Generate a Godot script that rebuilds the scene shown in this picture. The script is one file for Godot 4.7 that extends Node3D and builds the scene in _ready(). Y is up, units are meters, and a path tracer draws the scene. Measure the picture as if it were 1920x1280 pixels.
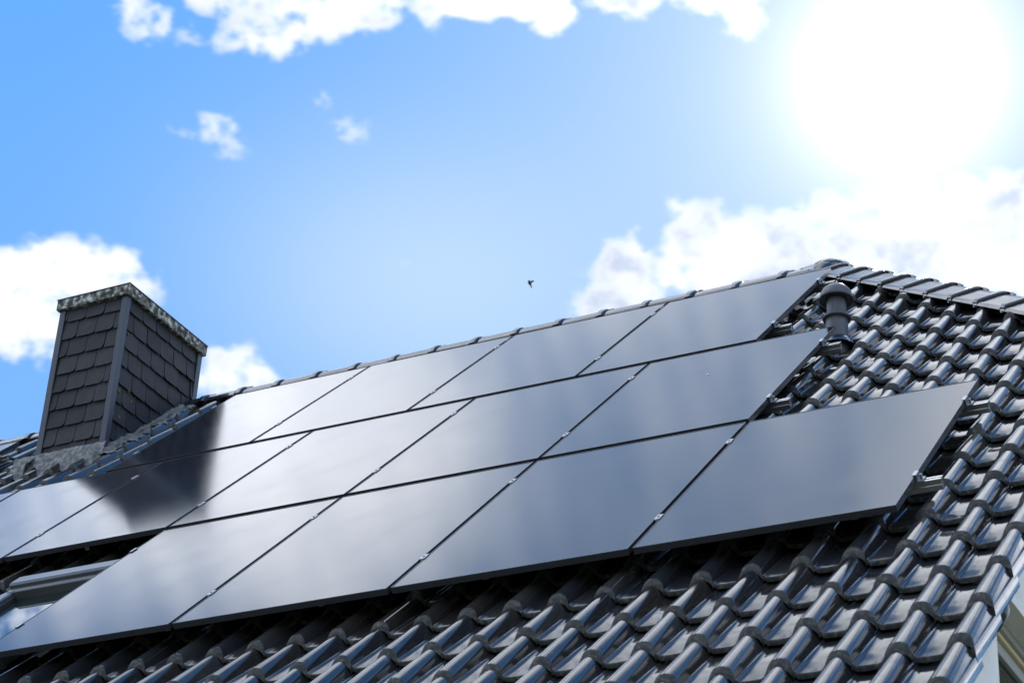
extends Node3D
# A steep tiled roof with black solar panels, seen from below against a bright sky.
# Roof coordinates: u along the ridge (+ towards the right gable), v up the slope, n outwards.
# u = v = n = 0 is the lower left of the panel field, on the plane of the panels' glass.

const PITCH := 0.757356            # roof pitch, radians
const Y0 := 5.4                    # height of the roof origin above the ground
const TILE_W := 0.2125
const TILE_G := 0.3685
const CREST_N := -0.098            # crest of a tile's roll at its nose
const ROLL_H := 0.0555
const U0 := 4.845                  # a roll's centre line
const V0 := -0.175                 # a course's nose line
const VERGE_U := U0 + TILE_W
const HIP_U := 2.72
const HIP_V := 6.2
const HIP_K := 0.7267
const RIDGE_Z := -4.574
const PANEL_W := 1.123
const PANEL_P := 1.1465
const PANEL_H := 1.7804
const ROW_P := 1.8422
const SUN := Vector3(-0.23716, 0.59676, -0.76657)

var cp := cos(PITCH)
var sp := sin(PITCH)
var rng := RandomNumberGenerator.new()
var mats := {}
var roof_basis: Basis
var cam: Camera3D


func rp(u: float, v: float, n: float) -> Vector3:
	return Vector3(u, Y0 + v * sp + n * cp, -v * cp + n * sp)


# ------------------------------------------------------------------ mesh helpers
func mb() -> SurfaceTool:
	var st := SurfaceTool.new()
	st.begin(Mesh.PRIMITIVE_TRIANGLES)
	st.set_smooth_group(-1)
	return st


func tri(st: SurfaceTool, a: Vector3, b: Vector3, c: Vector3) -> void:   # counter-clockwise from outside
	st.add_vertex(a); st.add_vertex(c); st.add_vertex(b)


func quad(st: SurfaceTool, a: Vector3, b: Vector3, c: Vector3, d: Vector3) -> void:
	tri(st, a, b, c); tri(st, a, c, d)


func face_out(st: SurfaceTool, pts: Array, centre: Vector3) -> void:     # a convex face, turned away from centre
	var nrm: Vector3 = (pts[1] - pts[0]).cross(pts[2] - pts[0])
	var mid := Vector3.ZERO
	for p in pts: mid += p
	mid /= pts.size()
	var q := pts.duplicate()
	if nrm.dot(mid - centre) < 0.0: q.reverse()
	for k in range(1, q.size() - 1): tri(st, q[0], q[k], q[k + 1])


func cbox(st: SurfaceTool, c: Vector3, s: Vector3, b := 0.0, basis := Basis()) -> void:   # box with chamfered edges
	var h := s / 2.0
	if b <= 0.0: b = minf(0.0008, minf(h.x, minf(h.y, h.z)) * 0.2)
	var pt := func(ax: int, sg: Vector3) -> Vector3:
		var q := Vector3(sg.x * (h.x - b), sg.y * (h.y - b), sg.z * (h.z - b))
		q[ax] = sg[ax] * h[ax]
		return c + basis * q
	for ax in 3:
		var a1 := (ax + 1) % 3
		var a2 := (ax + 2) % 3
		for s0 in [-1.0, 1.0]:
			var ps := []
			for k in [[-1.0, -1.0], [1.0, -1.0], [1.0, 1.0], [-1.0, 1.0]]:
				var sg := Vector3.ZERO
				sg[ax] = s0; sg[a1] = k[0]; sg[a2] = k[1]
				ps.append(pt.call(ax, sg))
			face_out(st, ps, c)
		for s1 in [-1.0, 1.0]:
			for s2 in [-1.0, 1.0]:
				var e0 := Vector3.ZERO
				e0[a1] = s1; e0[a2] = s2
				var ea := e0; ea[ax] = -1.0
				var eb := e0; eb[ax] = 1.0
				face_out(st, [pt.call(a1, ea), pt.call(a1, eb), pt.call(a2, eb), pt.call(a2, ea)], c)
	for sx in [-1.0, 1.0]:
		for sy in [-1.0, 1.0]:
			for sz in [-1.0, 1.0]:
				var sg := Vector3(sx, sy, sz)
				face_out(st, [pt.call(0, sg), pt.call(1, sg), pt.call(2, sg)], c)


func rings(st: SurfaceTool, rs: Array, group := 0, flip := false, closed := false) -> void:
	st.set_smooth_group(group)
	for i in rs.size() - 1:
		var a: PackedVector3Array = rs[i]
		var b: PackedVector3Array = rs[i + 1]
		var m := a.size() if closed else a.size() - 1
		for k in m:
			var k2 := (k + 1) % a.size()
			if flip: quad(st, a[k], b[k], b[k2], a[k2])
			else: quad(st, a[k], a[k2], b[k2], b[k])
	st.set_smooth_group(-1)


func lathe(st: SurfaceTool, prof: Array, segs := 24, basis := Basis(), at := Vector3.ZERO, group := 0) -> void:   # prof: [radius, height] upwards
	var rs := []
	for p in prof:
		var ring := PackedVector3Array()
		for k in segs:
			var t := TAU * k / segs
			ring.append(at + basis * Vector3(cos(t) * p[0], p[1], -sin(t) * p[0]))
		rs.append(ring)
	rings(st, rs, group, false, true)


func slab(st: SurfaceTool, poly: PackedVector2Array, thick: float, xf: Transform3D, bevel := 0.0) -> void:   # prism of a polygon in xf's x/y plane, front at z = thick
	if Geometry2D.is_polygon_clockwise(poly): poly.reverse()
	var ins := poly
	if bevel > 0.0:
		var o := Geometry2D.offset_polygon(poly, -bevel)
		if o.size() == 1 and o[0].size() == poly.size():
			ins = o[0]
			if Geometry2D.is_polygon_clockwise(ins): ins.reverse()
			var best := 0
			var bd := 1e9
			for k in ins.size():
				var dd := ins[k].distance_to(poly[0])
				if dd < bd: bd = dd; best = k
			var r2 := PackedVector2Array()
			for k in ins.size(): r2.append(ins[(k + best) % ins.size()])
			ins = r2
		else:
			bevel = 0.0
	var idx := Geometry2D.triangulate_polygon(ins)
	for k in range(0, idx.size(), 3):
		var t := [ins[idx[k]], ins[idx[k + 1]], ins[idx[k + 2]]]
		if (t[1] - t[0]).cross(t[2] - t[0]) < 0.0: t.reverse()
		tri(st, xf * Vector3(t[0].x, t[0].y, thick), xf * Vector3(t[1].x, t[1].y, thick), xf * Vector3(t[2].x, t[2].y, thick))
	var m := poly.size()
	for k in m:
		var a := poly[k]
		var b := poly[(k + 1) % m]
		var ztop := thick - bevel
		if bevel > 0.0:
			var ia := ins[k]
			var ib := ins[(k + 1) % m]
			quad(st, xf * Vector3(a.x, a.y, ztop), xf * Vector3(b.x, b.y, ztop), xf * Vector3(ib.x, ib.y, thick), xf * Vector3(ia.x, ia.y, thick))
		quad(st, xf * Vector3(a.x, a.y, 0), xf * Vector3(b.x, b.y, 0), xf * Vector3(b.x, b.y, ztop), xf * Vector3(a.x, a.y, ztop))


func commit(sts: Array, ms: Array) -> ArrayMesh:
	var mesh := ArrayMesh.new()
	for i in sts.size():
		var st: SurfaceTool = sts[i]
		st.generate_normals()
		st.set_material(ms[i])
		st.commit(mesh)
	return mesh


func put(mesh: Mesh, called: String, parent: Node, xf := Transform3D()) -> MeshInstance3D:
	var o := MeshInstance3D.new()
	o.name = called
	o.mesh = mesh
	parent.add_child(o, true)
	o.transform = xf
	return o


func obj(st: SurfaceTool, called: String, m: Material, parent: Node, xf := Transform3D()) -> MeshInstance3D:
	return put(commit([st], [m]), called, parent, xf)


var taken := {}
func thing(called: String, label: String, category: String, xf := Transform3D(), group := "") -> Node3D:
	var o := Node3D.new()
	var k: int = taken.get(called, 0)
	taken[called] = k + 1
	o.name = called if k == 0 else "%s_%03d" % [called, k]
	add_child(o)
	o.transform = xf
	o.set_meta("label", label)
	o.set_meta("category", category)
	if group: o.set_meta("group", group)
	return o


# ------------------------------------------------------------------ materials
func noise_tex(freq: float, ramp: Array, octaves := 4, sd := 1, size := 512, type := FastNoiseLite.TYPE_SIMPLEX_SMOOTH, normal := 0.0) -> NoiseTexture2D:
	var n := FastNoiseLite.new()
	n.seed = sd
	n.noise_type = type
	n.frequency = freq
	n.fractal_octaves = octaves
	var t := NoiseTexture2D.new()
	t.width = size
	t.height = size
	t.seamless = true
	t.noise = n
	if normal > 0.0:
		t.as_normal_map = true
		t.bump_strength = normal
	elif ramp:
		var g := Gradient.new()
		g.offsets = PackedFloat32Array(ramp.map(func(r): return r[0]))
		g.colors = PackedColorArray(ramp.map(func(r): return (r[1] as Color).linear_to_srgb() if r.size() < 3 else r[1]))
		t.color_ramp = g
	return t


func grey(x: float) -> Color:
	return Color(x, x, x)


func mat(called: String, lin: Color, rough: float, metal := 0.0) -> StandardMaterial3D:
	var m := StandardMaterial3D.new()
	m.resource_name = called
	m.albedo_color = lin.linear_to_srgb()
	m.roughness = rough
	m.metallic = metal
	mats[called] = m
	return m


func triplanar(m: StandardMaterial3D, scale: float) -> void:
	m.uv1_triplanar = true
	m.uv1_world_triplanar = true
	m.uv1_scale = Vector3.ONE * scale


func make_materials() -> void:
	# glazed anthracite clay tile: glossy engobe with faint smears
	var m := mat("tile_glaze", Color(0.021, 0.022, 0.025), 1.0)
	m.metallic_specular = 0.62
	m.roughness_texture = noise_tex(0.012, [[0.0, grey(0.05), 0], [0.42, grey(0.08), 0], [0.60, grey(0.13), 0], [0.78, grey(0.24), 0], [1.0, grey(0.42), 0]], 6, 3)
	m.roughness_texture_channel = BaseMaterial3D.TEXTURE_CHANNEL_RED
	triplanar(m, 1.6)
	for k in 2:
		var g: StandardMaterial3D = m.duplicate()
		g.resource_name = "tile_glaze_%s" % ["brown", "dusty"][k]
		g.albedo_color = [Color(0.026, 0.023, 0.021), Color(0.036, 0.036, 0.036)][k].linear_to_srgb()
		g.uv1_scale = Vector3.ONE * [1.1, 2.3][k]
		g.uv1_offset = Vector3.ONE * [0.37, 0.71][k]
		mats["tile_glaze_%d" % k] = g
	# the tiles' blunt lower edges: unglazed, with dust and lichen
	m = mat("tile_edge", Color(1, 1, 1), 0.85)
	m.albedo_texture = noise_tex(0.02, [[0.0, Color(0.016, 0.016, 0.016)], [0.45, Color(0.026, 0.026, 0.025)], [0.62, Color(0.045, 0.044, 0.037)], [0.78, Color(0.085, 0.082, 0.062)], [1.0, Color(0.20, 0.19, 0.15)]], 5, 8)
	triplanar(m, 3.0)
	# panels
	m = mat("panel_glass", Color(0.003, 0.005, 0.010), 1.0)
	m.metallic_specular = 0.42
	m.roughness_texture = noise_tex(0.008, [[0.0, grey(0.105), 0], [0.6, grey(0.12), 0], [1.0, grey(0.15), 0]], 4, 21)
	m.roughness_texture_channel = BaseMaterial3D.TEXTURE_CHANNEL_RED
	triplanar(m, 0.5)
	mat("panel_frame", Color(0.06, 0.063, 0.07), 0.26, 0.5)
	mat("panel_back", Color(0.03, 0.03, 0.032), 0.6)
	m = mat("aluminium", Color(0.60, 0.59, 0.57), 0.36, 1.0)
	m.roughness_texture = noise_tex(0.03, [[0.0, grey(0.7), 0], [1.0, grey(1.0), 0]], 3, 5, 256)
	triplanar(m, 4.0)
	mat("clamp", Color(0.33, 0.335, 0.34), 0.38, 1.0)
	mat("steel", Color(0.55, 0.54, 0.52), 0.45, 1.0)
	# chimney
	m = mat("slate_front", Color(1, 1, 1), 0.6)
	m.metallic_specular = 0.35
	m.albedo_texture = noise_tex(0.012, [[0.0, Color(0.022, 0.021, 0.022)], [0.5, Color(0.029, 0.028, 0.029)], [1.0, Color(0.038, 0.036, 0.037)]], 5, 31)
	triplanar(m, 1.2)
	m.heightmap_enabled = true
	m.heightmap_scale = 0.10
	m.heightmap_texture = noise_tex(0.03, [], 4, 32)
	mats["slate_b"] = m.duplicate()
	mats["slate_b"].albedo_color = Color(0.66, 0.67, 0.69).linear_to_srgb()
	mats["slate_c"] = m.duplicate()
	mats["slate_c"].albedo_color = Color(1.12, 1.10, 1.10).linear_to_srgb()
	mat("slate_backing", Color(0.012, 0.012, 0.012), 0.9)
	mat("corner_strip", Color(0.05, 0.053, 0.06), 0.35, 0.3)
	m = mat("weathered_concrete", Color(1, 1, 1), 0.95)
	m.albedo_texture = noise_tex(0.022, [[0.0, Color(0.02, 0.02, 0.017)], [0.30, Color(0.05, 0.05, 0.042)], [0.47, Color(0.13, 0.13, 0.105)], [0.58, Color(0.24, 0.24, 0.20)], [0.70, Color(0.46, 0.46, 0.42)], [1.0, Color(0.66, 0.66, 0.62)]], 6, 41)
	triplanar(m, 1.3)
	m.heightmap_enabled = true
	m.heightmap_scale = 0.6
	m.heightmap_texture = noise_tex(0.05, [], 4, 42)
	m = mat("lead", Color(1, 1, 1), 0.62, 0.25)
	m.albedo_texture = noise_tex(0.03, [[0.0, Color(0.045, 0.045, 0.045)], [0.35, Color(0.09, 0.09, 0.088)], [0.55, Color(0.15, 0.15, 0.145)], [0.75, Color(0.24, 0.24, 0.22)], [1.0, Color(0.38, 0.38, 0.34)]], 6, 51)
	triplanar(m, 1.2)
	m.heightmap_enabled = true
	m.heightmap_scale = 0.7
	m.heightmap_texture = noise_tex(0.03, [], 4, 52)
	mat("moss", Color(0.11, 0.105, 0.035), 0.95)
	# house
	m = mat("render", Color(1, 1, 1), 0.92)
	m.albedo_texture = noise_tex(0.01, [[0.0, Color(0.70, 0.68, 0.63)], [0.5, Color(0.77, 0.75, 0.70)], [1.0, Color(0.82, 0.80, 0.76)]], 5, 61)
	triplanar(m, 0.8)
	m.heightmap_enabled = true
	m.heightmap_scale = 0.25
	m.heightmap_texture = noise_tex(0.12, [], 3, 62)
	mat("underlay", Color(0.02, 0.02, 0.02), 0.9)
	mat("batten", Color(0.22, 0.14, 0.08), 0.85)
	mat("window_beige", Color(0.55, 0.47, 0.28), 0.45)
	mat("window_grey", Color(0.32, 0.34, 0.33), 0.45)
	mat("dark_glass", Color(0.004, 0.007, 0.010), 0.03)
	mat("sealing", Color(0.015, 0.015, 0.016), 0.7)
	mat("dark_plastic", Color(0.02, 0.022, 0.028), 0.35)
	mat("skylight_cover", Color(0.11, 0.12, 0.125), 0.30, 0.5)
	mat("skylight_glass", Color(0.006, 0.012, 0.012), 0.015).metallic_specular = 0.7
	m = mat("vent_plastic", Color(0.055, 0.055, 0.06), 0.42)
	m = mat("grass", Color(1, 1, 1), 0.95)
	m.albedo_texture = noise_tex(0.02, [[0.0, Color(0.06, 0.07, 0.035)], [0.5, Color(0.12, 0.125, 0.08)], [1.0, Color(0.20, 0.19, 0.14)]], 5, 71)
	triplanar(m, 0.12)
	mat("bird_dark", Color(0.012, 0.014, 0.03), 0.6)
	mat("bird_red", Color(0.34, 0.10, 0.11), 0.7)
	mat("dropping", Color(0.75, 0.75, 0.72), 0.8)


# ------------------------------------------------------------------ sky
# [azimuth, elevation, half width, half height, strength], degrees; azimuth 0 = -z, + towards +x
var clouds := [
	[-40.98,36.77,0.86,0.50,0.80],[-41.84,37.23,0.69,0.41,0.70],[-36.52,38.04,2.76,0.86,1.00],[-37.30,37.06,1.17,0.66,1.00],[-38.50,36.59,0.94,0.28,0.60],[-35.09,37.78,1.10,0.50,1.00],[-34.01,38.06,0.66,0.47,0.90],[-39.45,37.61,0.58,0.36,0.80],[-35.89,37.36,0.83,0.41,0.90],
	[-32.16,38.13,0.50,0.63,0.90],[-30.14,38.56,1.66,0.55,1.00],[-28.29,38.35,0.83,0.61,1.00],[-28.48,37.80,0.41,0.19,0.70],[-30.99,38.32,0.83,0.41,0.90],[-25.78,38.69,1.10,0.52,1.00],[-23.09,38.66,0.86,0.50,1.00],[-22.17,38.30,0.66,0.72,1.00],
	[-38.86,34.41,0.91,0.36,0.55],[-38.12,34.42,0.47,0.41,0.50],[-34.24,35.04,0.61,0.47,0.52],[-35.53,35.49,0.41,0.36,0.30],[-38.12,33.93,0.63,0.33,0.25],[-32.41,31.91,0.30,0.36,0.30],
	[-42.66,30.01,1.72,0.91,1.00],[-41.72,30.36,1.31,0.77,1.00],[-40.67,30.17,1.03,0.77,0.90],[-43.36,28.94,0.97,0.91,0.85],[-42.84,28.27,1.10,0.58,0.80],[-43.99,29.38,0.83,0.83,0.90],[-42.13,29.27,1.10,0.83,0.80],[-37.10,28.45,0.91,0.72,1.00],[-37.67,28.15,0.69,0.63,1.00],[-36.39,28.16,0.80,0.47,0.90],
	[-25.70,32.12,0.62,0.75,1.00],[-25.70,31.43,0.75,0.80,1.00],[-25.81,30.74,1.25,0.65,1.00],[-23.80,33.04,0.66,0.72,1.00],[-23.40,32.15,1.10,0.91,1.00],[-21.81,32.15,2.21,1.05,1.00],[-19.56,32.60,2.48,1.05,1.00],[-17.15,32.79,2.35,1.10,1.00],[-15.39,33.03,1.79,0.97,1.00],[-14.03,33.32,1.24,0.69,1.00],[-15.42,33.78,0.36,0.30,0.70],[-18.79,31.55,5.80,0.97,1.00],[-22.82,33.36,0.33,0.33,0.50],[-14.07,31.87,1.66,1.10,1.00],
	# clouds out of view above the frame, placed to brighten panel and tile reflections
	[-47.5,44.2,2.9,3.0,1.0],[-45.5,46.0,4.0,2.6,1.0],[-42.5,42.5,4.2,2.4,1.0],[-49.0,48.0,2.4,1.8,0.9],[-44.5,48.5,2.8,1.6,0.7],[-37.5,42.0,4.0,2.6,1.0],[-31.5,42.4,4.0,2.5,1.0],[-26.5,42.6,3.6,2.5,1.0],[-21.0,43.0,3.6,2.3,0.9],[-31.0,46.5,6.0,3.0,0.8],[-38.0,50.5,5.5,3.4,0.40],[-27.0,51.5,5.0,3.2,0.42],[-33.0,55.5,7.0,3.0,0.40],[-18.0,53.0,5.0,3.5,1.0],[-16.0,58.0,7.0,4.5,1.0],[-22.0,63.0,9.0,4.5,1.0],[-2.0,61.5,7.0,4.5,1.0],[-30.0,60.0,6.0,3.0,0.9],[2.0,67.0,10.0,4.0,0.9],[-5.0,55.5,6.0,5.0,1.0],[4.0,58.5,6.0,4.5,1.0],[1.5,51.5,4.5,3.6,0.9],[-55.2,42.7,0.8,0.6,0.9],[-51.0,44.6,2.6,2.3,0.85],[-54.5,42.0,4.0,2.8,0.42],[-52.5,41.0,3.2,2.0,0.55],[-46.0,61.0,8.0,4.0,1.0],[-36.0,68.0,14.0,4.0,1.0],
	[-70.0,48.0,4.0,4.0,1.0],[-78.0,42.0,8.0,5.0,1.0],[-78.0,56.0,8.0,4.0,1.0],[-88.0,46.0,10.0,6.0,1.0],[-100.0,36.0,10.0,6.0,1.0],  # out of view at the left, placed to whiten the reflections on tile rolls
	# the bank at the right goes on out of view, placed to whiten verge flanges
	[-9.0,30.5,4.5,2.2,1.0],[-1.0,29.5,5.0,3.2,1.0],[8.0,31.0,7.0,4.5,1.0],[18.0,33.0,8.0,5.0,1.0],[10.0,24.0,9.0,4.0,1.0],[14.0,27.5,7.0,4.0,1.0],[-10.0,27.0,5.0,3.0,0.9],
]
var n_fine: FastNoiseLite
var n_mid: FastNoiseLite
var n_low: FastNoiseLite
var n_shade: FastNoiseLite


func sky_region(w: int, h: int, az0: float, az1: float, el0: float, el1: float) -> PackedFloat32Array:   # rows from el0 (top) down to el1
	var out := PackedFloat32Array()
	out.resize(w * h * 4)
	var field := PackedFloat32Array()
	field.resize(w * h)
	var dx := (az1 - az0) / w
	var dy := (el0 - el1) / h
	var list := []
	for c in clouds:
		for turn in [0.0, 360.0]: list.append([c[0] + turn, c[1], c[2], c[3], c[4]])
	for c in list:
		var cosel := cos(deg_to_rad(c[1]))
		var rx: float = c[2] * 1.30 / cosel
		var ry: float = c[3] * 1.30
		var x0 := maxi(0, int((c[0] - rx - az0) / dx))
		var x1 := mini(w - 1, int((c[0] + rx - az0) / dx) + 1)
		var y0 := maxi(0, int((el0 - c[1] - ry) / dy))
		var y1 := mini(h - 1, int((el0 - c[1] + ry) / dy) + 1)
		for y in range(y0, y1 + 1):
			var ey: float = (el0 - (y + 0.5) * dy - c[1]) / ry
			for x in range(x0, x1 + 1):
				var ex: float = (az0 + (x + 0.5) * dx - c[0]) / rx
				var r := ex * ex + ey * ey
				if r < 1.0:
					var f: float = c[4] * (1.0 - r)
					var i := y * w + x
					field[i] = 1.0 - (1.0 - field[i]) * (1.0 - f)
	var o := 0
	for y in h:
		var el := el0 - (y + 0.5) * dy
		var er := deg_to_rad(el)
		var se := sin(er)
		var ce := cos(er)
		var low := exp(-maxf(el, 0.0) / 18.0)
		for x in w:
			var az := az0 + (x + 0.5) * dx
			var ar := deg_to_rad(az)
			var d := Vector3(ce * sin(ar), se, -ce * cos(ar))
			if el < -1.0:
				out[o] = 0.2; out[o + 1] = 0.24; out[o + 2] = 0.2; out[o + 3] = 1.0
				o += 4
				continue
			var ang := rad_to_deg(acos(clampf(d.dot(SUN), -1.0, 1.0)))
			var r := lerpf(0.055, 0.72, low)
			var g := lerpf(0.365, 0.92, low)
			var b := lerpf(1.0, 1.08, low)
			var veil := 0.62 * exp(-(ang / 11.0) * (ang / 11.0)) + 0.50 * exp(-(ang / 30.0) * (ang / 30.0)) * smoothstep(40.0, 49.0, el)
			if az > 180.0: az -= 360.0
			var vx := (az + 31.7) * ce / 5.6
			var vy := (el - 31.2) / 3.7
			veil = 1.0 - (1.0 - veil) * (1.0 - 0.55 * exp(-(vx * vx + vy * vy)))
			r = lerpf(r, 0.74, veil); g = lerpf(g, 0.90, veil); b = lerpf(b, 1.07, veil)
			var glow := 3.2 * exp(-pow(ang / 1.05, 1.25)) + 0.50 * exp(-pow(ang / 3.1, 1.6)) + 0.08 * exp(-ang / 6.0)
			r += glow * 1.22; g += glow * 1.02; b += glow * 0.90
			var f := field[y * w + x]
			var k := d * 100.0
			# other cumulus, away from the part of the sky in the photograph
			var ox := absf(az + 29.0) / 31.0
			var oy := absf(el - 32.0) / 20.0
			var away := smoothstep(0.9, 1.25, maxf(ox, oy))
			if away > 0.0:
				var q := Vector3(d.x, 0.0, d.z) / (se + 0.12) * 22.0
				f = maxf(f, away * clampf(n_low.get_noise_3d(q.x, 7.0, q.z) * 1.6 + 0.42, 0.0, 1.0))
			if f > 0.02:
				var nf := n_fine.get_noise_3dv(k)
				var nm := n_mid.get_noise_3dv(k)
				var t := f * 0.92 + 1.35 * (1.0 - 0.6 * away) * nf * (1.0 - f * 0.45) + 0.30 * nm
				var a := smoothstep(0.16, 0.92, t) * smoothstep(0.02, 0.30, f) * lerpf(0.55, 1.0, smoothstep(0.3, 0.85, f))
				if a > 0.0:
					var thick := clampf((t - 0.55) * 1.5, 0.0, 1.0)
					var shade := thick * clampf(0.50 + n_shade.get_noise_3d(k.x + 40.0, k.y * 1.6 - 6.0, k.z) * 2.0, 0.0, 0.85) * (1.0 - 0.8 * smoothstep(15.0, 25.0, ang))
					var lit := lerpf(0.86, 2.1, smoothstep(15.0, 32.0, ang) * maxf(smoothstep(37.0, 42.0, el), smoothstep(16.0, 21.0, absf(az + 29.0)))) * (1.0 + 0.55 * smoothstep(37.0, 41.0, el) * (1.0 - smoothstep(18.0, 34.0, ang)))   # high and out-of-view clouds made brighter for the reflections in panels and tiles
					var cr := lerpf(1.26, 0.62, shade) * lit
					var cg := lerpf(1.30, 0.74, shade) * lit
					var cb := lerpf(1.38, 0.98, shade) * lit
					r = lerpf(r, cr + glow * 0.7, a); g = lerpf(g, cg + glow * 0.7, a); b = lerpf(b, cb + glow * 0.7, a)
			out[o] = r; out[o + 1] = g; out[o + 2] = b; out[o + 3] = 1.0
			o += 4
	return out


func make_sky() -> Image:
	var mk := func(sd: int, fr: float, oc: int) -> FastNoiseLite:
		var n := FastNoiseLite.new()
		n.seed = sd
		n.noise_type = FastNoiseLite.TYPE_SIMPLEX_SMOOTH
		n.frequency = fr
		n.fractal_octaves = oc
		n.fractal_gain = 0.60
		return n
	n_fine = mk.call(5, 0.55, 5)
	n_mid = mk.call(9, 0.22, 3)
	n_low = mk.call(14, 0.055, 4)
	n_shade = mk.call(23, 0.16, 3)
	var W := 4096
	var H := 4096
	var big := Image.create_from_data(1024, 512, false, Image.FORMAT_RGBAF, sky_region(1024, 512, 0.0, 360.0, 90.0, -90.0).to_byte_array())
	big.resize(W, H, Image.INTERPOLATE_CUBIC)
	# the part in view and what the panels mirror, in full detail
	var x0 := int(294.0 / 360.0 * W)
	var x1 := W
	var y0 := int((90.0 - 70.0) / 180.0 * H)
	var y1 := int((90.0 - 15.0) / 180.0 * H)
	var part := Image.create_from_data(x1 - x0, y1 - y0, false, Image.FORMAT_RGBAF, sky_region(x1 - x0, y1 - y0, x0 * 360.0 / W, x1 * 360.0 / W, 90.0 - y0 * 180.0 / H, 90.0 - y1 * 180.0 / H).to_byte_array())
	big.blit_rect(part, Rect2i(0, 0, x1 - x0, y1 - y0), Vector2i(x0, y0))
	return big


# ------------------------------------------------------------------ roof tiles
var PROF := [[-0.1655, 0.0], [-0.1630, 0.008], [-0.1575, 0.010], [-0.1520, 0.008], [-0.1490, 0.001], [-0.135, 0.0], [-0.11, -0.001], [-0.085, 0.0], [-0.066, 0.001], [-0.057, 0.005],
	[-0.051, 0.014], [-0.045, 0.029], [-0.035, 0.043], [-0.021, 0.052], [-0.007, 0.0555], [0.007, 0.0555], [0.021, 0.052], [0.034, 0.043], [0.042, 0.032], [0.047, 0.019], [0.0485, 0.006]]
var VERGE_PROF := [[-0.1655, 0.0], [-0.1630, 0.008], [-0.1575, 0.010], [-0.1520, 0.008], [-0.1490, 0.001], [-0.135, 0.0], [-0.11, -0.001], [-0.085, 0.0], [-0.066, 0.001], [-0.057, 0.005],
	[-0.051, 0.014], [-0.045, 0.029], [-0.035, 0.043], [-0.021, 0.052], [-0.007, 0.0565], [0.008, 0.0565], [0.021, 0.053], [0.032, 0.046], [0.040, 0.036], [0.045, 0.024], [0.047, 0.013]]
const STEP := 0.034                # how far a course's nose stands above the one below
const THICK := 0.020
const TAPER := -0.27               # rolls stay nearly level while the pans dip towards the tile's head


func tile_mesh(prof: Array, verge: bool) -> Array:   # returns [top SurfaceTool, edge SurfaceTool]
	var top := mb()
	var edge := mb()
	var length := TILE_G + 0.05
	var line := func(z: float, drop: float) -> PackedVector3Array:
		var r := PackedVector3Array()
		for p in prof:
			var up: float = clampf((p[1] - 0.004) / ROLL_H, 0.0, 1.0) if p[0] > -0.1 else 0.0
			var th: float = drop if drop < THICK else drop + 0.010 * up
			var dome := minf(1.0, up * 1.6)
			var zz := z * lerpf(0.16, 1.0, dome) if z > -0.055 else z          # the roll's nose is rounded, the pan's edge blunt
			if drop > 0.004 and drop < THICK: th += (0.004 if drop < 0.006 else 0.010) * dome
			r.append(Vector3(p[0] * (1.0 + 0.20 * zz / TILE_G * minf(up * 3.0, 1.0)), p[1] + TAPER * ROLL_H * up * zz / TILE_G - ROLL_H - th + STEP * zz / TILE_G, zz))
		return r
	var r0: PackedVector3Array = line.call(-length, 0.0)
	var r1: PackedVector3Array = line.call(-0.050, 0.0)
	var r2: PackedVector3Array = line.call(-0.040, 0.0012)
	var r2b: PackedVector3Array = line.call(-0.022, 0.0045)
	var r3: PackedVector3Array = line.call(-0.008, 0.0095)
	var r4: PackedVector3Array = line.call(0.0, THICK)
	var r5: PackedVector3Array = line.call(-0.06, THICK)
	rings(top, [r0, r1, r2], 0, true)
	rings(edge, [r2, r2b, r3, r4], 0, true)
	rings(edge, [r4, r5], 1, true)
	# right-hand end of the roll
	var e := prof.size() - 1
	if verge:
		# side flange hanging down over the gable
		var f := []
		for q in [[0.0, 0.0], [0.003, 0.004], [0.004, 0.02], [0.004, 0.055], [0.001, 0.058]]:
			var rr := PackedVector3Array()
			for z in [-length, -0.012, -0.002]:
				rr.append(Vector3(prof[e][0] + q[0], prof[e][1] - ROLL_H - q[1] + STEP * z / TILE_G, z + (0.02 if z > -0.1 else 0.0) * q[1] / 0.08))
			f.append(rr)
		rings(top, f, 2, false)
		var back := []
		for q in [[0.001, 0.058], [-0.013, 0.058], [-0.013, 0.01]]:
			var rr := PackedVector3Array()
			for z in [-length, -0.002]:
				rr.append(Vector3(prof[e][0] + q[0], prof[e][1] - ROLL_H - q[1] + STEP * z / TILE_G, z + (0.02 if z > -0.1 else 0.0) * q[1] / 0.08))
			back.append(rr)
		rings(edge, back, 3, false)
		var lastf: Array = f.map(func(rr): return rr[2])
		quad(edge, lastf[0], back[2][1], back[0][1], lastf[4])
	else:
		quad(top, r1[e], r1[e] - Vector3(0, THICK, 0), r0[e] - Vector3(0, THICK, 0), r0[e])
	return [top, edge]


func tile_h(u: float) -> float:   # height of the tiles' profile above the pan
	var x := fposmod(u - U0 + 0.164, TILE_W) - 0.164
	for i in PROF.size() - 1:
		if x >= PROF[i][0] and x <= PROF[i + 1][0]:
			return lerpf(PROF[i][1], PROF[i + 1][1], (x - PROF[i][0]) / (PROF[i + 1][0] - PROF[i][0]))
	return 0.0


func tile_n(u: float, v: float) -> float:   # n of the tiles' upper surface
	var z := fposmod(v - V0, TILE_G)
	return CREST_N - ROLL_H + tile_h(u) * (1.0 - TAPER * z / TILE_G) - STEP * z / TILE_G


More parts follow.
